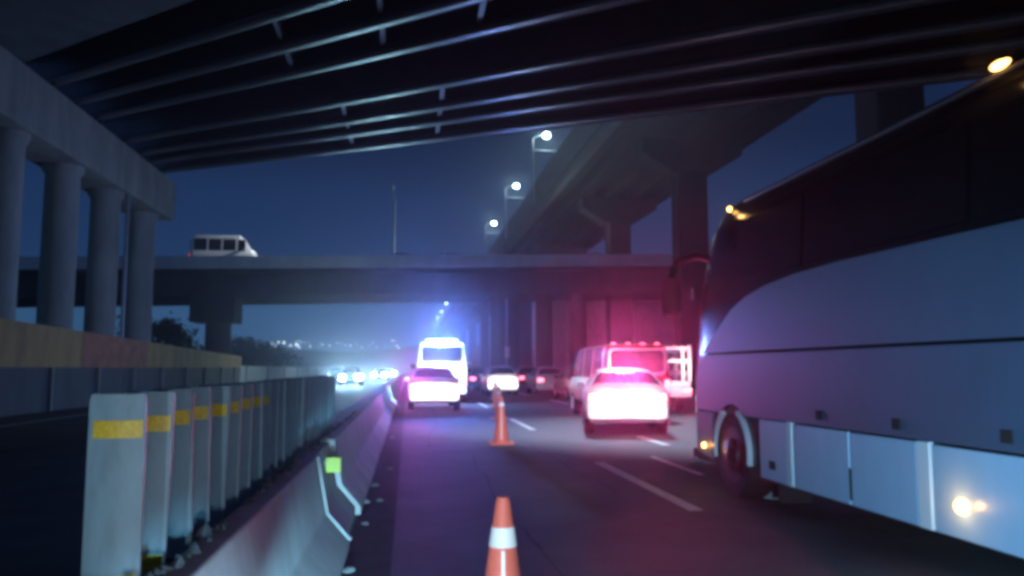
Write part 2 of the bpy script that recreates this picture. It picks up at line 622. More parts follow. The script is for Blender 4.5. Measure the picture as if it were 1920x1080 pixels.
def band(y0, y1, m, name):
    mb = MB()
    mb.add([(-12.05, y0, 1.424), (-11.55, y0, 1.424), (-11.55, y1, 1.424), (-12.05, y1, 1.424),
            (-12.05, y0, wtop(y0)), (-11.55, y0, wtop(y0)), (-11.55, y1, wtop(y1)), (-12.05, y1, wtop(y1))],
           [(0, 3, 2, 1), (4, 5, 6, 7), (0, 1, 5, 4), (1, 2, 6, 5), (2, 3, 7, 6), (3, 0, 4, 7)])
    mb.build(name, m, lw)


band(6, 30.4, M['yellow_wall'], 'yellow_panel')
band(30.42, 37.6, M['red_wall'], 'red_panel')
band(37.62, 58, M['yellow_wall'], 'yellow_panel')
for y in np.arange(8, 58, 4.0):
    MB().box(-11.597, -11.5, y - .06, y + .06, 0, 1.42).build('wall_post', M['concrete'], lw)
fw = empty('low_wall', (-11.6, 95, 0), 'low pale roadside wall running on beyond the bridge pier', 'wall')
MB().box(-11.9, -11.6, 58.1, 150, 0, 1.55).build('wall_face', M['pale_concrete'], fw)
for y in np.arange(60, 150, 9.0):
    MB().box(-11.597, -11.52, y - .1, y + .1, 0, 1.6).build('wall_post', M['concrete'], fw)

# ================================================================== MEDIAN BARRIER
PROF = [(-.43, 0), (-.43, .08), (-.61, .29), (-.69, .72), (-.82, .72), (-.86, .60), (-1.22, .60), (-1.30, .29), (-1.48, .08), (-1.48, 0)]
BG = 'concrete median barrier segments'


def segment(y0, y1, label, shift=0.0, trim=True):
    r = empty('concrete_barrier', (-.95, (y0 + y1) / 2, 0), label, 'barrier', BG)
    poly = [(x - (shift if x > -.9 else 0), 0, z) for x, z in PROF]
    MB().prism(poly, (0, y0, 0), (0, y1, 0)).build('barrier_body', M['pale_concrete'], r, bevel=.012)
    if trim:
        # proud plaster edge at the end of the segment
        face = PROF[1:4]
        mb = MB()
        for (xa, za), (xb, zb) in zip(face, face[1:]):
            xa -= shift
            xb -= shift
            mb.add([(xa, y1 - .05, za), (xb, y1 - .05, zb), (xb, y1 + .012, zb), (xa, y1 + .012, za),
                    (xa + .02, y1 - .05, za + .01), (xb + .02, y1 - .05, zb + .004), (xb + .02, y1 + .012, zb + .004), (xa + .02, y1 + .012, za + .01)],
                   [(0, 1, 2, 3), (7, 6, 5, 4), (0, 4, 5, 1), (1, 5, 6, 2), (2, 6, 7, 3), (3, 7, 4, 0)])
        mb.build('end_trim', M['edge_concrete'], r)
    return r


segment(-2.5, 6.45, 'nearest concrete barrier segment, pale edge strip on its end')
segment(7.95, 14.0, 'second concrete barrier segment, just past the yellow reflector', trim=False)
yy = 14.06
for i in range(12):
    segment(yy, yy + 7.9, 'far concrete barrier segment in the line receding towards the oncoming headlights', trim=False)
    yy += 7.96
jr = empty('barrier_connector', (-.95, 7.2, 0), 'recessed concrete joint between the two nearest barrier segments', 'barrier')
pj = [(x - .05 if x > -.9 else x, 0, z - .03 if z > .5 else z) for x, z in PROF]
MB().prism(pj, (0, 6.47, 0), (0, 7.93, 0)).build('joint_block', M['pale_concrete'], jr)
rf = empty('reflector', (-.69, 7.35, .53), 'small square yellow reflector on the barrier joint', 'reflector')
q = atY(625, 872, 7.3)
MB().box(q[0] - .064, q[0] + .064, 7.30, 7.315, q[2] - .066, q[2] + .066).build('reflector_plate', M['plate'], rf, bevel=.006)
MB().box(q[0] - .10, q[0] - .065, 7.302, 7.313, q[2] - .03, q[2] + .03).build('bracket', M['pole'], rf)

# rubble on the barrier ledge
rb = MB()
for k in range(230):
    y = 2.5 + k * .045 + R_.uniform(-.06, .06)
    sz = R_.uniform(.010, .030)
    c = (-.815 + R_.uniform(-.06, .05), y, .60 if R_.random() < .5 else .70)
    c = (c[0], c[1], (.722 if c[0] > -.82 else .62) + sz * .3)
    dirs = [(1, 0, 0), (-1, 0, 0), (0, 1, 0), (0, -1, 0), (0, 0, 1), (0, 0, -1)]
    vv = [tuple(c[i] + d[i] * sz * R_.uniform(.7, 1.25) + R_.uniform(-.3, .3) * sz for i in range(3)) for d in dirs]
    rb.add(vv, [(0, 2, 4), (2, 1, 4), (1, 3, 4), (3, 0, 4), (2, 0, 5), (1, 2, 5), (3, 1, 5), (0, 3, 5)])
tag(rb.build('rubble', M['rubble']), 'loose stones lying on the barrier ledge beside the paddles', 'rubble', kind='stuff')

# anti-glare paddles
PG = 'anti-glare paddles along the median barrier'


def paddle(detail=True):
    r = empty('antiglare_paddle', (-.955, 2.84, .602))
    n = 7
    xs = np.linspace(-.088, .088, n)
    vs, fs = [], []
    for z in (0, .10, .69, .712):
        k = 1 if z < .7 else .93
        for x in xs:
            vs.append((x * k, -.018 * math.cos(x / .088 * 1.4), z))
        for x in xs[::-1]:
            vs.append((x * k, .016 - .014 * math.cos(x / .088 * 1.4), z))
    m_ = 2 * n
    for j in range(3):
        for i in range(m_):
            fs.append((j * m_ + i, j * m_ + (i + 1) % m_, (j + 1) * m_ + (i + 1) % m_, (j + 1) * m_ + i))
    fs += [tuple(range(m_))[::-1], tuple(range(3 * m_, 4 * m_))]
    MB().add(vs, fs).build('blade', M['paddle'], r, world=False, smooth=50)
    MB().box(-.07, .07, -.05, .06, 0, .035).build('foot', M['black'], r, world=False)
    for z0, z1 in ((.567, .625), (.062, .125)):
        vs = []
        for z in (z0, z1):
            for x in np.linspace(-.072, .080, n):
                vs.append((x, -.018 * math.cos(x / .088 * 1.4) - .003, z))
        MB().add(vs, [(i, i + 1, n + i + 1, n + i) for i in range(n - 1)]).build('tape', M['tape'], r, world=False)
    return r


pd = paddle()
for i in range(23):
    o = pd if i == 0 else copy_tree(pd)
    y = 2.84 + .315 * i + (R_.uniform(-.03, .03) if i else 0)
    o.location = (-.955 + (R_.uniform(-.008, .008) if i else 0), y, .602)
    o.rotation_euler = (R_.uniform(-.04, .04), R_.uniform(-.028, .028) if i else 0, (.10 if i == 0 else R_.uniform(-.1, .15) - min(.35, .06 * i)))
    if 2 <= i < 9:                              # the foot tape shows on the nearest two only
        low = [ch for ch in o.children if ch.name.split('.')[0] == 'tape' and min(p.co.z for p in ch.data.vertices) < .3]
        for ch in low:
            bpy.data.objects.remove(ch)
    if i >= 9:                                  # only the nearest nine still wear their tapes
        for ch in list(o.children):
            if ch.name.split('.')[0] == 'tape':
                bpy.data.objects.remove(ch)
    o['category'] = 'paddle'
    o['group'] = PG
    o['label'] = ('nearest and widest grey paddle on the median with a bright yellow tape' if i == 0 else
                  'second grey paddle on the median, half hidden by the nearest one' if i == 1 else
                  'third grey paddle from the near end of the median row' if i == 2 else
                  'grey paddle in the short taped run behind the third paddle' if i < 9 else
                  'untaped dark grey paddle in the far half of the median row')

# pale stones in the gutter
SP = [(735, 822, .05), (732, 882, .05), (703, 913, .055), (686, 944, .05), (712, 941, .04), (685, 985, .035), (655, 1074, .05)]
SL_ = ['farthest pale stone in the gutter below the barrier', 'pale stone in the gutter, second farthest from the camera',
       'flat pale stone in the gutter past the barrier joint', 'pale stone against the barrier foot by the joint',
       'small pale stone out in the gutter level with the barrier joint', 'round pale pebble in the dark gutter nearer the camera',
       'nearest pale stone at the barrier foot']
for (px, py, s), lab in zip(SP, SL_):
    q = g(px, py)
    mb = MB().lathe([(s * .6, 0), (s, s * .25), (s * .7, s * .6), (s * .25, s * .75)], (q[0], q[1], .004), n=8)
    mb.v = [(p[0] + R_.uniform(-.2, .2) * s, p[1] + R_.uniform(-.2, .2) * s, p[2]) for p in mb.v]
    tag(mb.build('stone', M['stone']), lab, 'stone', 'pale stones in the gutter')

# ================================================================== TRAFFIC CONES
def cone_proto():
    r = empty('traffic_cone', (0, 0, 0))
    H = .88
    b = MB()
    poly = []
    for sx, sy in ((1, 1), (-1, 1), (-1, -1), (1, -1)):
        for t in (0, 1):
            poly.append((.235 * sx - (.05 * sx if (t == (sx * sy > 0)) else 0), .235 * sy - (.05 * sy if (t != (sx * sy > 0)) else 0), 0))
    b.prism(poly, (0, 0, 0), (0, 0, .035))
    b.build('foot', M['cone'], r, world=False, bevel=.008)

    def rad(z):
        return .027 + (H - z) / H * .125

    MB().lathe([(rad(0.036) + .012, .036), (rad(.07), .07), (rad(H - .02), H - .02), (rad(H - .02) * .8, H)], n=28).build('body', M['cone'], r, world=False, smooth=60)
    MB().lathe([(rad(.69) + .003, .69), (rad(.765) + .003, .765)], n=28).build('reflective_band', M['white_band'], r, world=False, smooth=60)
    # narrow white strip painting in the body's highlight, facing back down the road
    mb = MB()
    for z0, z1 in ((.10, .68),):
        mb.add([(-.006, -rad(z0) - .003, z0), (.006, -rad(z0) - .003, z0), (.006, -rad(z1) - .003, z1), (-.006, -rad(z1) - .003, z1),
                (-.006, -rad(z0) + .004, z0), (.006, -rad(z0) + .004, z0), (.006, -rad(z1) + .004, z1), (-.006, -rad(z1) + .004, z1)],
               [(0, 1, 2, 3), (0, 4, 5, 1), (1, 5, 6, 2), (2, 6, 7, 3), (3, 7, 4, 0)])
    mb.build('highlight_strip', M['white_band'], r, world=False)
    return r


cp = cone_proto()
CS = [((.385, 3.26), 'nearest orange traffic cone, cut off by the bottom edge'),
      (tuple(g(940, 833)[:2]), 'second orange traffic cone with its whole foot visible'),
      (tuple(g(936, 786)[:2]), 'third traffic cone, just behind the second'),
      (tuple(g(931, 763)[:2]), 'fourth traffic cone, in front of the white car in mid lane'),
      (tuple(g(927, 749)[:2]), 'farthest traffic cone in the line, at the white car bumper')]
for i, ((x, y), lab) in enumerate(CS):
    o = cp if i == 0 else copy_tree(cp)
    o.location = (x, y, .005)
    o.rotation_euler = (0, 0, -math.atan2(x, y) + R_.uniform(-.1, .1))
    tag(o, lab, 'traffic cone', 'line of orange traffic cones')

# ================================================================== VEHICLES
def ring(st):
    y, zb, zl, zt, wb, wl, wt = st
    half = [(wb * .85, zb), (wb, zb + .10), (wl * 1.01, zb + (zl - zb) * .5), (wl, zl), (wt, zt - .05), (wt * .86, zt), (wt * .45, zt + .025)]
    return [(x, y, z) for x, z in half] + [(-x, y, z) for x, z in half[::-1]]


def car_body(stations, tags, r, paint):
    """stations along y (0 = rear); tags per interval: '' | rg | sg | wg"""
    n = 14
    body, rear, side, side2, wind = MB(), MB(), MB(), MB(), MB()
    vs = []
    for s in stations:
        vs += ring(s)
    for m_ in (body, rear, side, side2, wind):
        m_.v = [tuple(map(float, p)) for p in vs]
    for k in range(len(stations) - 1):
        for i in range(n):
            f = (k * n + i, k * n + (i + 1) % n, (k + 1) * n + (i + 1) % n, (k + 1) * n + i)
            t = tags[k]
            if t == 'sg' and i in (3, 9):
                (side if i == 3 else side2).f.append(f)
            elif t == 'rg' and i in (4, 5, 6, 7, 8):
                rear.f.append(f)
            elif t == 'wg' and i in (4, 5, 6, 7, 8):
                wind.f.append(f)
            else:
                body.f.append(f)
    L = len(stations) - 1
    body.f += [tuple(range(n))[::-1], tuple(range(L * n, L * n + n))]

    def clean(m_):
        used = sorted({i for f in m_.f for i in f})
        mp = {i: k for k, i in enumerate(used)}
        m_.v = [m_.v[i] for i in used]
        m_.f = [tuple(mp[i] for i in f) for f in m_.f]
        return m_

    clean(body).build('body', paint, r, world=False, smooth=35)
    for m_, nm in ((rear, 'rear_window'), (side, 'side_window'), (side2, 'side_window'), (wind, 'windscreen')):
        if m_.f:
            clean(m_).build(nm, M['glass'], r, world=False, smooth=35)


def wheels(r, w_, ys, rad=.31):
    for y in ys:
        for sx in (-1, 1):
            x0 = sx * (w_ - .19)
            x1 = sx * (w_ + .012)
            t = MB().lathe([(rad * .62, x0), (rad * .97, x0), (rad, x0 + sx * .03), (rad, x1 - sx * .03), (rad * .95, x1), (rad * .62, x1)],
                           (0, y, rad), n=20, axis='x').build('wheel', M['black'], r, world=False, smooth=40)
            MB().lathe([(rad * .55, x1), (rad * .6, x1 + sx * .012), (rad * .2, x1 + sx * .004)], (0, y, rad), n=14, axis='x').build('rim', M['rim'], t, world=False, smooth=40)


def pill(x0, x1, z0, z1, y0, y1, c):
    """rounded rectangle facing -y"""
    pts = []
    for cx_, cz_, a0 in ((x1 - c, z1 - c, 0), (x0 + c, z1 - c, 90), (x0 + c, z0 + c, 180), (x1 - c, z0 + c, 270)):
        for t in (0, 30, 60, 90):
            a_ = math.radians(a0 + t)
            pts.append((cx_ + c * math.cos(a_), 0, cz_ + c * math.sin(a_)))
    return MB().prism(pts, (0, y0, 0), (0, y1, 0))


def saloon(name, loc, label, paint, hatch=False, L=4.1, w_=.83, h=1.45, tail='tail', head='head_far', group=None, rz=0, power=0, col=(1, .6, .65),
           cat='car', plate=True, wash=0):
    r = empty(name, loc, label, cat, group, rz)
    b = .95
    rl = .10 if hatch else .62
    st = [(0, .42, .80, .84, w_ * .86, w_ * .88, w_ * .80), (.05, .34, b - .06, b - .03, w_ * .95, w_ * .97, w_ * .86),
          (rl, .27, b, b + .03, w_, w_, w_ * .86), (rl + .09, .27, b, b + .12, w_, w_, w_ * .84),
          (rl + .50, .26, b + .01, h - .06, w_, w_, w_ * .70), (rl + .62, .26, b + .01, h - .01, w_, w_, w_ * .69),
          (rl + .75, .26, b + .01, h, w_, w_, w_ * .68),
          (1.75, .25, b, h + .02, w_, w_, w_ * .69), (1.83, .25, b, h + .02, w_, w_, w_ * .69),
          (2.55, .25, b - .02, h - .03, w_, w_, w_ * .70), (2.68, .25, b - .02, h - .10, w_, w_, w_ * .73),
          (3.12, .25, b - .05, b + .05, w_, w_, w_ * .84), (3.25, .25, b - .06, b + .0, w_, w_, w_ * .86),
          (L - .35, .26, b - .18, b - .12, w_ * .97, w_ * .98, w_ * .82), (L - .06, .32, b - .30, b - .25, w_ * .9, w_ * .9, w_ * .75), (L, .40, b - .38, b - .34, w_ * .8, w_ * .8, w_ * .66)]
    tg = ['', '', '', 'rg', '', '', 'sg', '', 'sg', '', 'wg', '', '', '', '']
    car_body(st, tg, r, paint)
    wheels(r, w_, (.72, L - .78))
    for sx in (-1, 1):
        if tail:
            pill(min(sx * (w_ - .05), sx * (w_ - .36)), max(sx * (w_ - .05), sx * (w_ - .36)), .70, .88, -.035, .07, .05).build('tail_lamp', M[tail], r, world=False)
        if head:
            pill(min(sx * (w_ - .12), sx * (w_ - .40)), max(sx * (w_ - .12), sx * (w_ - .40)), *((.54, .82) if head == 'head_bright' else (.56, .70)), L - .09, L + .03, .06).build('headlight', M[head], r, world=False)
        MB().box(min(sx * (w_ - .02), sx * (w_ + .16)), max(sx * (w_ - .02), sx * (w_ + .16)), 2.66, 2.74, b - .02, b + .12).build('mirror', paint, r, world=False, bevel=.02)
    pill(-w_ * .94, w_ * .94, .36, .56, -.06, .06, .07).build('bumper', paint, r, world=False)
    if plate:
        MB().box(-.18, .18, -.072, -.062, .46, .54).build('number_plate', M['plate_white'], r, world=False)
    if power:
        for sx in (-1, 1):
            lamp('rear_fill', 'SPOT', (loc[0] + sx * .5, loc[1] - .42, .74), power, col, r, radius=.12, aim=(loc[0] + sx * .45, loc[1] + 1, .55), cone=150, blend=.3)  # unseen spot behind the car, aimed back to whiten its rear
    return r


def van(name, loc, label, paint, L=5.0, w_=.98, h=2.05, zb=.38, tail='tail', head='head_far', group=None, rz=0, cat='van', frame=None, win=(.62, .90), sidewin=True,
        wz=None, snub=False):
    r = empty(name, loc, label, cat, group, rz)
    b = h * .56
    st = [(0, zb + .06, b, h - .10, w_ * .93, w_ * .95, w_ * .84), (.06, zb, b, h - .02, w_ * .99, w_ * .99, w_ * .88), (.30, zb, b, h, w_, w_, w_ * .90),
          (1.35, zb, b, h, w_, w_, w_ * .90), (1.45, zb, b, h, w_, w_, w_ * .90), (2.5, zb, b, h, w_, w_, w_ * .90), (2.6, zb, b, h, w_, w_, w_ * .90),
          (L - 1.75, zb, b, h - .01, w_, w_, w_ * .90), (L - 1.62, zb, b, h - .02, w_, w_, w_ * .90), (L - 1.25, zb, b - .02, h - .10, w_, w_, w_ * .89),
          (L - .62, zb, b - .08, b + .12, w_, w_, w_ * .86), (L - .5, zb, b - .12, b - .02, w_ * .98, w_ * .98, w_ * .84),
          (L - .08, zb + .03, b - .26, b - .2, w_ * .93, w_ * .93, w_ * .78), (L, zb + .1, b - .36, b - .32, w_ * .86, w_ * .86, w_ * .7)]
    if snub:
        st[7:] = [(L - 1.55, zb, b, h - .01, w_, w_, w_ * .90), (L - 1.42, zb, b, h - .01, w_, w_, w_ * .90), (L - .80, zb, b - .02, h - .07, w_, w_, w_ * .89),
                  (L - .30, zb, b - .10, b + .16, w_, w_, w_ * .86), (L - .20, zb, b - .14, b - .02, w_ * .98, w_ * .98, w_ * .84),
                  (L - .05, zb + .03, b - .30, b - .26, w_ * .93, w_ * .93, w_ * .78), (L, zb + .1, b - .44, b - .40, w_ * .86, w_ * .86, w_ * .7)]
    sg = 'sg' if sidewin else ''
    tg = ['', '', sg, '', sg, '', sg, '', 'sg', 'wg', '', '', '']
    car_body(st, tg, r, paint)
    wheels(r, w_, (.95, L - .95), .34)
    z0, z1 = wz or (h * win[0], h * win[1])
    if frame:
        pill(-w_ * .86, w_ * .86, z0 - .07, z1 + .06, -.02, .02, .12).build('window_frame', frame, r, world=False)
    pill(-w_ * .78, w_ * .78, z0, z1, -.03, .01, .10).build('rear_window', M['glass'], r, world=False)
    for sx in (-1, 1):
        xa, xb = sx * (w_ - .04), sx * (w_ - .18)
        if tail:
            pill(min(xa, xb), max(xa, xb), zb + .34, zb + .72, -.035, .08, .05).build('tail_lamp', M[tail], r, world=False)
        if head:
            xa, xb = sx * (w_ - .14), sx * (w_ - .42)
            pill(min(xa, xb), max(xa, xb), b - .52, b - .34, L - .08, L + .03, .06).build('headlight', M[head], r, world=False)
        xa, xb = sx * (w_ - .02), sx * (w_ + .22)
        MB().box(min(xa, xb), max(xa, xb), L - 1.02, L - .94, b + .0, b + .22).build('mirror', M['dark_paint'], r, world=False, bevel=.02)
    pill(-w_ * .97, w_ * .97, zb + .02, zb + .22, -.08, .05, .06).build('bumper', paint, r, world=False)
    MB().box(-.2, .2, -.092, -.082, zb + .07, zb + .16).build('number_plate', M['plate_white'], r, world=False)
    return r


RED = (1, .07, .28)
# --- the washed-out white car at the right
carA = saloon('car', (4.52, 16.3, 0), 'white hatchback with glowing rear and oval back window, nearest car in the right lane', M['white_paint'], hatch=True,
              L=3.9, w_=.86, h=1.36, power=44, col=(1, .66, .74), rz=-.2)
pill(-.20, .20, 1.285, 1.32, .52, .62, .015).build('brake_lamp', M['tail'], carA, world=False)
MB().tube((.0, .95, 1.34), (.0, 1.02, 1.52), .012, n=8).build('antenna', M['black'], carA, world=False)
lamp('red_van_fill', 'SPOT', (4.45, 16.6, 1.75), 620, RED, carA, radius=.06, aim=(6.0, 21, 1.0), cone=84, blend=.8)  # bodiless spot added to redden the maroon van's back
lamp('red_glow_fill', 'SPOT', (4.45, 15.9, 1.15), 3700, RED, carA, radius=.06, aim=(5.0, 0, 4.3), cone=42, blend=1)  # added spot toward the camera, making the red brake-lamp halo

# --- maroon van ahead of it
vanB = van('van', (6.02, 20.7, 0), 'maroon minivan with red-lit back window, directly ahead of the glowing white hatchback', M['red_paint'],
           L=4.9, w_=.92, h=2.02, frame=M['white_paint'], wz=(1.28, 1.86))
for x in (-.6, -.2, .2, .6):
    MB().box(x - .05, x + .05, .12, .18, 2.03, 2.07).build('marker_lamp', M['tail_far'], vanB, world=False)

# --- stake truck
tr = empty('stake_truck', (7.75, 24.2, 0), 'white stake-bed truck at the right, tall double rear posts, next to the maroon van', 'truck')
def T(x0, x1, y0, y1, z0, z1, nm, m):
    return MB().box(x0 + 7.75, x1 + 7.75, y0 + 24.2, y1 + 24.2, z0, z1).build(nm, m, tr, bevel=.01)
T(-1.0, 1.0, 0, 4.0, .82, .98, 'bed', M['white_paint'])
T(-.5, .5, .4, 6.2, .55, .815, 'chassis', M['dark_paint'])
T(-.95, .95, 4.15, 5.7, .62, 2.05, 'cab', M['white_paint'])
T(-.8, .8, 4.12, 4.148, 1.35, 1.9, 'cab_window', M['glass'])
for sx in (-1, 1):
    for yy_ in (.03, 1.3, 2.6, 3.9):
        T(sx * .98 - .05, sx * .98 + .05, yy_ - .05, yy_ + .05, .983, 2.12, 'stake', M['wood'])
    T(sx * .76 - .05, sx * .76 + .05, -.02, .08, .983, 2.10, 'stake', M['wood'])
    for z in (1.25, 1.62, 1.98):
        T(sx * .90 - .02, sx * .90 + .02, .1, 3.9, z - .07, z + .07, 'side_rail', M['wood'])
for z in (1.62, 2.02):
    T(-1.0, 1.0, -.06, -.025, z - .05, z + .05, 'tail_rail', M['wood'])
T(-1.0, 1.0, -.10, -.03, .50, .80, 'tailgate', M['white_paint'])
T(.72, .98, -.14, -.102, .62, .74, 'tail_lamp', M['tail'])
T(-.98, -.72, -.14, -.102, .62, .74, 'tail_lamp', M['tail'])
for y in (.9, 5.0):
    for sx in (-1, 1):
        t = MB().lathe([(.25, 7.75 + sx * .70), (.42, 7.75 + sx * .70), (.42, 7.75 + sx * .95), (.25, 7.75 + sx * .95)], (0, 24.2 + y, .42), n=18, axis='x').build('wheel', M['black'], tr, smooth=40)
        MB().lathe([(.22, 7.75 + sx * .951), (.24, 7.75 + sx * .97)], (0, 24.2 + y, .42), n=14, axis='x').build('rim', M['rim'], t)
lamp('rear_fill', 'SPOT', (8.55, 23.45, 1.45), 90, (1, .62, .74), tr, radius=.12, aim=(8.2, 24.6, 1.35), cone=150, blend=.4)  # added spot aimed back at the truck to whiten it
lamp('rear_fill', 'SPOT', (7.15, 23.45, 1.2), 40, (1, .5, .66), tr, radius=.12, aim=(7.3, 24.6, 1.2), cone=150, blend=.4)  # second added spot, for the truck's left half
lamp('rear_fill', 'SPOT', (5.3, 20.2, 1.5), 30, (1, .42, .58), vanB, radius=.12, aim=(5.6, 21, 1.5), cone=150, blend=.4)  # added spot brightening the maroon van's window frame
# --- left lane: white car and tall white van
carL = saloon('car', (.86, 26.2, 0), 'white saloon car glowing in the left lane, in front of the tall white van', M['white_paint'], L=4.4, w_=.84, h=1.42,
              power=40, col=(1, .88, .93))
lamp('tail_glare', 'SPOT', (.25, 25.9, .95), 900, (1, .10, .75), carL, radius=.06, aim=(0, 0, 2.6), cone=36, blend=1)
vanM = van('van', (1.32, 31.6, 0), 'tall white van with blue-lit back window, in the left lane behind the white saloon', M['white_paint'], L=5.4, w_=1.0, h=2.42, frame=None,
           wz=(1.62, 2.25), tail='tail_far')
MB().box(.98, 1.5, 4.3, 4.38, 1.58, 1.66).build('mirror_arm', M['white_paint'], vanM, world=False)
bar = MB().box(-.62, .62, .30, .55, 2.445, 2.54)
bar.build('light_bar', glow('blue_light_bar', (.35, .5, 1), 8), vanM, world=False, bevel=.02)
BLUE = (.12, .25, 1)
lamp('blue_flasher', 'POINT', (1.32, 31.2, 2.60), 1100, BLUE, vanM, radius=.08)
lamp('blue_flasher_beam', 'SPOT', (1.32, 31.2, 2.60), 2600, BLUE, vanM, radius=.08, aim=(.3, 0, 2.2), cone=52, blend=.9)
lamp('blue_wash', 'POINT', (1.25, 30.85, 1.35), 400, (.62, .90, 1), vanM, radius=.15)  # unseen point light added to whiten the tall van's back
# --- white car in the middle lane
carC = saloon('car', (4.72, 40.0, 0), 'small white car past the far traffic cones, middle of the picture', M['white_paint'], hatch=True, L=3.8, w_=.80, h=1.48,
              power=45, col=(1, .95, .95))
# --- cars farther ahead
FG = 'cars queueing far ahead'
far = [((3.5, 47, 0), 'pale car just right of the tall white van, far down the left lane', 'silver_paint', 'tail_far'),
       ((7.6, 33.5, 0), 'dark car beside the maroon van, first red tail lamps left of it', 'dark_paint', 'tail_far'),
       ((7.4, 41, 0), 'silver car in the queue, second back from the maroon van', 'silver_paint', 'tail_far'),
       ((7.7, 50, 0), 'red car deep in the queue left of the maroon van', 'red_paint', 'tail_far'),
       ((4.3, 46, 0), 'blue car beyond the small white car of the middle lane', 'blue_paint', 'tail_far'),
       ((10.4, 45, 0), 'white car in the far right lane seen over the maroon van', 'white_paint', 'tail_far'),
       ((7.6, 60, 0), 'farthest dark car at the end of the right queue', 'dark_paint', 'tail_far'),
       ((4.4, 58, 0), 'farthest silver car of the middle lane', 'silver_paint', 'tail_far')]
for i, (loc, lab, pt, tl) in enumerate(far):
    saloon('car', loc, lab, M[pt], hatch=i % 2 == 0, L=4.0 + .1 * (i % 3), w_=.82, h=1.42 + .05 * (i % 2), tail=tl, group=FG)
mc = van('van', (10.9, 38, 0), 'dark van in the outer lane, mostly behind the truck', M['dark_paint'], L=4.8, w_=.95, h=1.95, tail='tail_far')

# --- oncoming traffic left of the median
onc = [((-4.35, 62, 0), 'oncoming car nearest the camera, two glaring blue-white headlights', 'dark_paint', 1.0),
       ((-3.0, 86, 0), 'oncoming car behind the glaring one, pale headlights close to the white saloon', 'silver_paint', .7),
       ((-2.4, 108, 0), 'third oncoming car, headlights merging at the white saloon', 'white_paint', .6),
       ((-7.8, 88, 0), 'oncoming car in the outer lane by the low wall', 'blue_paint', .25)]
hr = glow('glaring_headlight', (.62, .94, 1), 420)
M['head_bright'] = hr
for loc, lab, pt, k in onc:
    r = saloon('car', (loc[0], loc[1] + 4.1, 0), lab, M[pt], L=4.1, tail=None, head='head_bright' if k > .5 else 'head_far', rz=math.pi, group='oncoming cars', plate=False)
    for sx in (-1, 1):
        d = lamp('headlight_beam', 'SPOT', (loc[0] + sx * .57, loc[1] - .15, .66), 1100 * k, (.32, .72, 1), aim=(0, 0, 1.0), cone=40, blend=.9, radius=.07)
        d.parent = r
        d.matrix_parent_inverse = (bpy.data.objects[r.name].matrix_basis).inverted()

# --- vehicles on the second bridge
xv = atY(418, 470, 68)[0]
q = atY(738, 485, 70)
lamp('minibus_fill', 'SPOT', (q[0], 66.2, q[2] + 5.4), 17000, (.85, .95, 1), aim=(xv + 1.5, 68.5, bz(xv) + .6), cone=26, blend=.8, radius=.2)  # added spot at the unlit post, brightening the minibus
zd = bz(xv) - .55
mb_ = van('minibus', (xv - 2.55, 68.6, zd), 'white minibus with dark side windows driving over the middle bridge', M['white_paint'], L=5.2, w_=.98, h=2.40, rz=-math.pi / 2, cat='minibus',
          tail='tail_dim', win=(.6, .88), snub=True)
MB().box(-.80, .80, .25, 4.0, 2.36, 2.66).build('roof', M['white_paint'], mb_, world=False, bevel=.14)
BC = [((800, 68), 'car on the middle bridge, single headlight glint left of the lamps', 'dark_paint', 1),
      ((893, 68), 'car on the middle bridge with bright headlights at the foot of the ramp', 'silver_paint', 1),
      ((1112, 68), 'dark car on the middle bridge between two red glints', 'red_paint', -1),
      ((340, 73), 'car on the middle bridge behind the white minibus', 'dark_paint', 1),
      ((292, 73), 'car at the left end of the middle bridge, beside the round columns', 'silver_paint', 1)]
for (px, y), lab, pt, d in BC:
    x = atY(px, 478, y)[0]
    saloon('car', (x - 4.0 * d if d > 0 else x + 2, y + .5, bz(x) - 1.02), lab, M[pt], L=4.1, h=1.55, rz=-math.pi / 2 * d, group='cars on the middle bridge',
           tail='tail_far', head='head_bright' if px > 700 else 'head_far')

# ================================================================== COACH
CX = 4.80
co = empty('coach', (CX, 4.0, 0), 'tall grey and silver coach with black windows filling the right side', 'coach')
SX = 3.55


def csec(w_):
    return [(w_, .40), (w_, 1.2), (w_, 2.26), (w_ - .05, 3.0), (w_ - .13, 3.22), (w_ - .30, 3.36), (w_ - .6, 3.43), (0, 3.47)]


vs, fs = [], []
stn = [(-2.3, 1.2), (-2.15, 1.25), (0, 1.25), (3, 1.25), (6, 1.25), (8.6, 1.25), (9.3, 1.245), (9.65, 1.21), (9.9, 1.13), (10.05, .98), (10.12, .75)]
for y, w_ in stn:
    hs = csec(w_)
    full = hs + [(-x, z) for x, z in hs[-2::-1]]
    for x, z in full:
        yb = y - (.75 * max(0, (z - 1.5) / 1.95) ** 1.6 if y > 8.7 else 0) * min(1, (y - 8.7) / .8)
        vs.append((CX - x, yb, z))
n = 15
for k in range(len(stn) - 1):
    for i in range(n):
        j = (i + 1) % n
        fs.append((k * n + i, k * n + j, (k + 1) * n + j, (k + 1) * n + i))
fs += [tuple(range(n)), tuple(range((len(stn) - 1) * n, len(stn) * n))]
MB().add(vs, fs).build('body_shell', M['coach_glass'], co, smooth=45)


def side_panel(poly, x0, x1, nm, m, bev=.008):
    """poly in (y, z)"""
    return MB().prism([(0, y, z) for y, z in poly], (x0, 0, 0), (x1, 0, 0)).build(nm, m, co, bevel=bev)


# upper grey side panel with the swept front
swoop = [(-2.1, 1.585), (9.33, 1.575), (9.05, 1.72), (8.80, 1.86), (8.45, 2.04), (8.05, 2.155), (7.6, 2.225), (7.0, 2.27), (6.2, 2.285), (5, 2.275), (3, 2.25), (-2.1, 2.25)]
side_panel(swoop, 3.525, 3.552, 'upper_side_panel', M['coach_grey'])
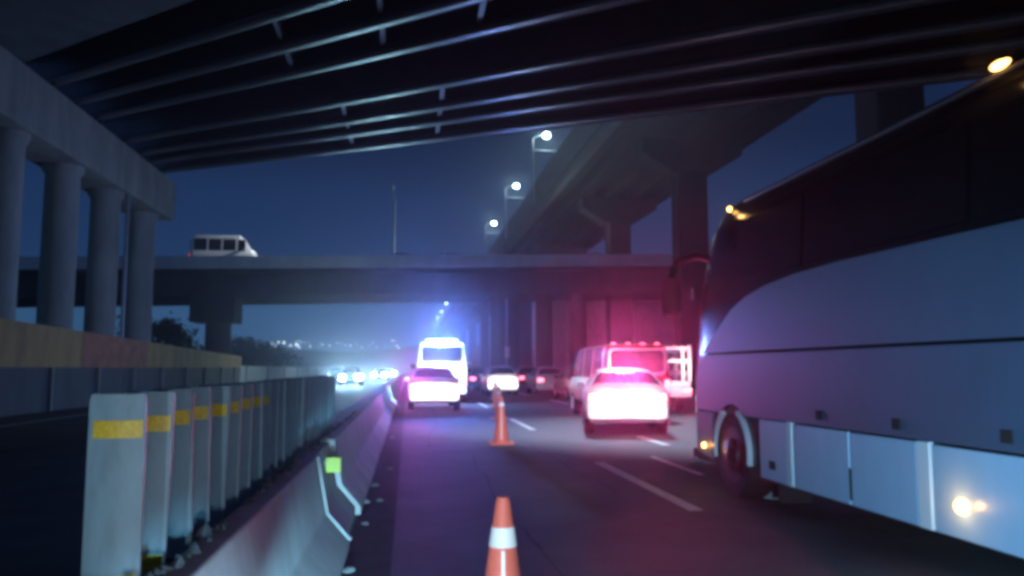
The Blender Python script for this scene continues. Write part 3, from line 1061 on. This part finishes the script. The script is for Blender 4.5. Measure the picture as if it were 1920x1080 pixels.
# lower grey panel, cut by the wheel arch
AY, AZ, AR = 8.50, .50, .50
arch = [(AY + AR * math.cos(t), AZ + AR * math.sin(t)) for t in np.linspace(math.radians(38), math.radians(142), 15)]
lower = [(-2.1, .91), (-2.1, 1.563), (9.42, 1.553), (9.62, 1.25), (9.62, .895)] + [p for p in arch] + [(-2.1, .91)][:0]
lower = [(-2.1, .915), (-2.1, 1.563), (9.42, 1.553), (9.58, 1.25), (9.58, .90)] + [(AY + AR * math.cos(math.radians(38)), .895)] + arch[1:-1] + [(AY + AR * math.cos(math.radians(142)), .895)]
side_panel(lower, 3.527, 3.552, 'lower_side_panel', M['coach_grey'])
# skirt doors
doors = [(-2.1, 1.0), (1.03, 3.05), (3.08, 5.08), (5.26, 6.1), (6.13, 7.06), (7.2, 7.78)]
for a_, b_ in doors:
    side_panel([(a_, .31), (b_, .31), (b_, .885), (a_, .89)], 3.518, 3.552, 'luggage_door', M['coach_skirt'])
for a_, b_ in ((5.10, 5.24), (7.08, 7.18)):
    side_panel([(a_, .31), (b_, .31), (b_, .90), (a_, .90)], 3.508, 3.552, 'door_strip', M['coach_strip'])
side_panel([(9.06, .34), (9.55, .40), (9.58, .885), (9.04, .885)], 3.522, 3.552, 'front_skirt', M['coach_grey'])
# wheel arch trims
for t0, t1 in ((-14, 62), (112, 194)):
    pp = [(AY + (AR - .02) * math.cos(math.radians(t)), AZ + (AR - .02) * math.sin(math.radians(t))) for t in np.linspace(t0, t1, 16)]
    pq = [(AY + (AR - .07) * math.cos(math.radians(t)), AZ + (AR - .07) * math.sin(math.radians(t))) for t in np.linspace(t1, t0, 16)]
    side_panel(pp + pq, 3.500, 3.565, 'arch_trim', M['coach_strip'], bev=.01)
# arch cavity
side_panel([(AY + (AR - .1) * math.cos(math.radians(t)), max(.405, AZ + (AR - .1) * math.sin(math.radians(t)))) for t in np.linspace(0, 180, 18)], 3.543, 3.556, 'arch_lining', M['coach_under'])


def cwheel(y, x0, x1):
    c = (0, y, .46)
    t = MB().lathe([(.28, x0), (.43, x0), (.455, x0 - .03), (.455, x1 + .03), (.43, x1), (.28, x1)], c, n=32, axis='x').build('wheel', M['black'], co, smooth=40)
    MB().lathe([(.30, x1 - .002), (.29, x1 + .04), (.20, x1 + .06), (.17, x1 - .03), (.08, x1 - .06), (.05, x1 - .065)], c, n=28, axis='x').build('rim', M['dark_rim'], t, smooth=40)
    MB().lathe([(.085, x1 + .02), (.075, x1 - .05), (.03, x1 - .07)], c, n=18, axis='x').build('hub_cap', M['chrome'], t, smooth=50)
    nt_ = MB()
    for k in range(8):
        a_ = k * math.pi / 4
        nt_.tube((x1 + .05, y + .135 * math.cos(a_), .46 + .135 * math.sin(a_)), (x1 - .045, y + .135 * math.cos(a_), .46 + .135 * math.sin(a_)), .018, n=6)
    nt_.build('wheel_nuts', M['chrome'], t)


cwheel(AY, 3.86, 3.53)
cwheel(.4, 3.86, 3.60)
cwheel(AY, 6.02, 6.06)
# latches
for px, py in ((1535, 778), (1680, 792), (1887, 810)):
    q = atX(px, py, 3.52)
    pl_ = side_panel([(q[1] - .045, 1.035), (q[1] + .045, 1.035), (q[1] + .045, .955), (q[1] - .045, .955)], 3.512, 3.527, 'latch', M['coach_under'], bev=.004)
side_panel([(7.44, .42), (7.56, .42), (7.56, .50), (7.44, .50)], 3.508, 3.518, 'latch', M['coach_under'], bev=.004)
side_panel([(6.10, .35), (6.13, .35), (6.13, .60), (6.10, .60)], 3.5165, 3.5185, 'door_gap', M['coach_under'], bev=0)
# side windows
for a_, b_ in ((-2.0, .2), (.26, 2.4), (2.46, 4.6), (4.66, 6.8), (6.86, 8.3)):
    MB().prism([(3.546, 0, 2.34), (3.538, 0, 2.34), (3.586, 0, 3.0), (3.596, 0, 3.0)], (0, a_, 0), (0, b_, 0)).build('side_window', M['coach_pane'], co)
MB().tube((3.625, -2.0, 3.215), (3.625, 8.2, 3.215), .022, n=8).build('roof_rail', M['girder'], co, smooth=40)
# lamps on the coach side
def blob(y, z, x, r, nm='side_lamp', sz=1.0):
    vs_ = MB().lathe([(r * .2, -.035), (r * .8, -.025), (r, -.0)], (x, 0, 0), n=14, axis='x')
    vs_.v = [(p[0], y + p[1] * sz, z + p[2]) for p in vs_.v]
    vs_.build(nm, M['amber'], co, smooth=60)
    q = lamp('side_lamp_glow', 'POINT', (x - .12, y, z), 1.6, (1, .5, .14), co, radius=.03)


blob(4.80, .52, 3.517, .052, sz=1.2)
blob(9.30, .485, 3.52, .034)
blob(4.38, 3.275, 3.63, .028, 'marker_lamp', sz=3.0)
blob(8.68, 3.22, 3.66, .030, 'marker_lamp', sz=1.2)
# front corner chrome, mirror, mud flap
MB().prism([(3.60, 9.66, 0), (3.72, 9.93, 0), (3.95, 10.06, 0), (3.95, 10.13, 0), (3.68, 10.0, 0), (3.55, 9.66, 0)], (0, 0, .84), (0, 0, .93)).build('front_trim', M['chrome'], co, bevel=.01)
MB().prism([(3.60, 9.66, 0), (3.72, 9.93, 0), (3.95, 10.06, 0), (3.95, 10.13, 0), (3.68, 10.0, 0), (3.55, 9.66, 0)], (0, 0, .99), (0, 0, 1.07)).build('front_trim', M['chrome'], co, bevel=.01)
q = atY(1262, 520, 10.3)
mir = MB()
prev = (3.85, 9.6, 2.75)
for p_ in ((3.72, 9.95, 2.86), (3.55, 10.25, 2.82), (q[0], 10.35, 2.62)):
    mir.tube(prev, p_, .045, n=10)
    prev = p_
ma = mir.build('mirror_arm', M['black'], co, smooth=50)
MB().lathe([(.05, -.26), (.13, -.2), (.15, 0), (.13, .2), (.05, .26)], (q[0], 10.38, 2.36), n=14).build('mirror', M['black'], co, smooth=60)
q = atY(1293, 560, 9.95)
MB().tube((q[0] + .02, 9.9, q[2] - .02), (q[0] + .02, 9.9, q[2] + .13), .012, n=8).build('grab_handle', M['chrome'], co)
MB().box(3.62, 3.95, 7.56, 7.60, .09, .38).build('mud_flap', M['coach_under'], co)
MB().box(3.70, 5.9, -2.1, 7.5, .25, .398).build('underfloor', M['coach_under'], co)
MB().box(3.60, 5.95, 9.1, 9.9, .28, .398).build('underfloor', M['coach_under'], co)
q = g(1448, 934)
tag(MB().lathe([(.10, 0), (.11, .04), (.07, .09), (.02, .10)], (q[0], q[1], .003), n=9).build('stone', M['stone']), 'pale lump on the asphalt under the coach, behind its front wheel', 'stone')

# ================================================================== TREES
def tree(loc, h, rad, label):
    r = empty('tree', loc, label, 'tree', 'dark trees beyond the roadside wall')
    x, y, z = loc
    t = MB().tube((x, y, z), (x + .1, y, z + h * .45), .22, .14, n=10)
    for k in range(5):
        a_ = k * 1.25
        t.tube((x + .1, y, z + h * .4), (x + rad * .6 * math.cos(a_), y + rad * .6 * math.sin(a_), z + h * R_.uniform(.6, .85)), .09, .03, n=7)
    t.build('trunk', M['bark'], r, smooth=50)
    cl = MB()
    cls = [(R_.gauss(0, .45) * rad, R_.gauss(0, .45) * rad, h * R_.uniform(.38, .9)) for _ in range(26)]
    for c in cls:
        rr = R_.uniform(.25, .5) * rad * (1.1 - .4 * abs(c[2] / h - .6))
        for _ in range(70):
            p = np.array(c) + np.array([R_.gauss(0, .5), R_.gauss(0, .5), R_.gauss(0, .42)]) * rr + np.array(loc)
            s = R_.uniform(.10, .22)
            a = np.array([R_.uniform(-1, 1) for _ in range(3)])
            b = np.array([R_.uniform(-1, 1) for _ in range(3)])
            a = a / np.linalg.norm(a) * s
            b = b / np.linalg.norm(b) * s
            if p[2] - z < .8:
                continue
            cl.add([p - a, p - b, p + a, p + b], [(0, 1, 2, 3)])
    cl.build('crown', M['leaf'], r)


for px, top, y, rad, lab in ((300, 606, 76, 2.4, 'dark tree just right of the round columns, tallest of the group'),
                             (335, 610, 80, 2.6, 'dark tree between the round columns and the bridge pier'),
                             (440, 632, 96, 2.6, 'dark tree just right of the bridge pier'),
                             (480, 642, 108, 2.8, 'dark tree in the middle of the clump beyond the low wall'),
                             (520, 652, 124, 3.0, 'low dark tree at the right end of the clump below the city lights')):
    q = atY(px, top, y)
    tree((q[0], y, -.01), q[2] * 1.06, rad, lab)

# ================================================================== CITY LIGHTS
cw = glow('city_light', (.72, .92, 1), 3.2, False)
cwarm = glow('city_light_warm', (1, .9, .72), 2.6, False)
for i in range(46):
    px = 470 + 290 * R_.random() if i > 12 else R_.uniform(500, 570)
    py = R_.gauss(645, 3.2) if i > 12 else R_.uniform(640, 654)
    if i == 0:
        px, py = 557, 647
    q = atY(px, py, 331)
    s = R_.choice((.16, .20, .26, .36)) if i else .6
    o = MB().lathe([(s * .2, -s), (s * .8, -s * .5), (s, 0), (s * .8, s * .5), (s * .2, s)], tuple(q), n=8).build('city_lamp', cw if R_.random() < .75 else cwarm)
    tag(o, 'brightest white city light, low on the far hillside' if i == 0 else 'tiny distant city light on the hillside along the horizon', 'distant lamp', 'city lights on the horizon')

# ================================================================== light pool beyond the overpass: lamp on its far edge
G1 = np.array([1.5, 8.6, 0])
E1 = dp(26, .75, 2.6)
Lp = G1 + (E1 - G1) * 1.7
lamp('overpass_lamp', 'SPOT', tuple(Lp), 54000, (.60, .72, 1), aim=(7.6, 13.5, 0), cone=42, blend=.9, radius=1.3)

# ================================================================== haze
hz = MB().box(-490, 490, -80, 480, -1.5, 34).build('bloom_haze', M['soil'])  # thin air volume added so lamps bloom as they would in a lens
hm = bpy.data.materials.new('bloom_haze_volume')
hm.use_nodes = True
hn = hm.node_tree
hn.nodes.clear()
ho = hn.nodes.new('ShaderNodeOutputMaterial')
pv = hn.nodes.new('ShaderNodeVolumePrincipled')
pv.inputs['Color'].default_value = (.85, .9, 1, 1)
pv.inputs['Density'].default_value = .0022
pv.inputs['Anisotropy'].default_value = .92
hn.links.new(pv.outputs[0], ho.inputs['Volume'])
hz.data.materials.clear()
hz.data.materials.append(hm)
hz['kind'] = 'stuff'
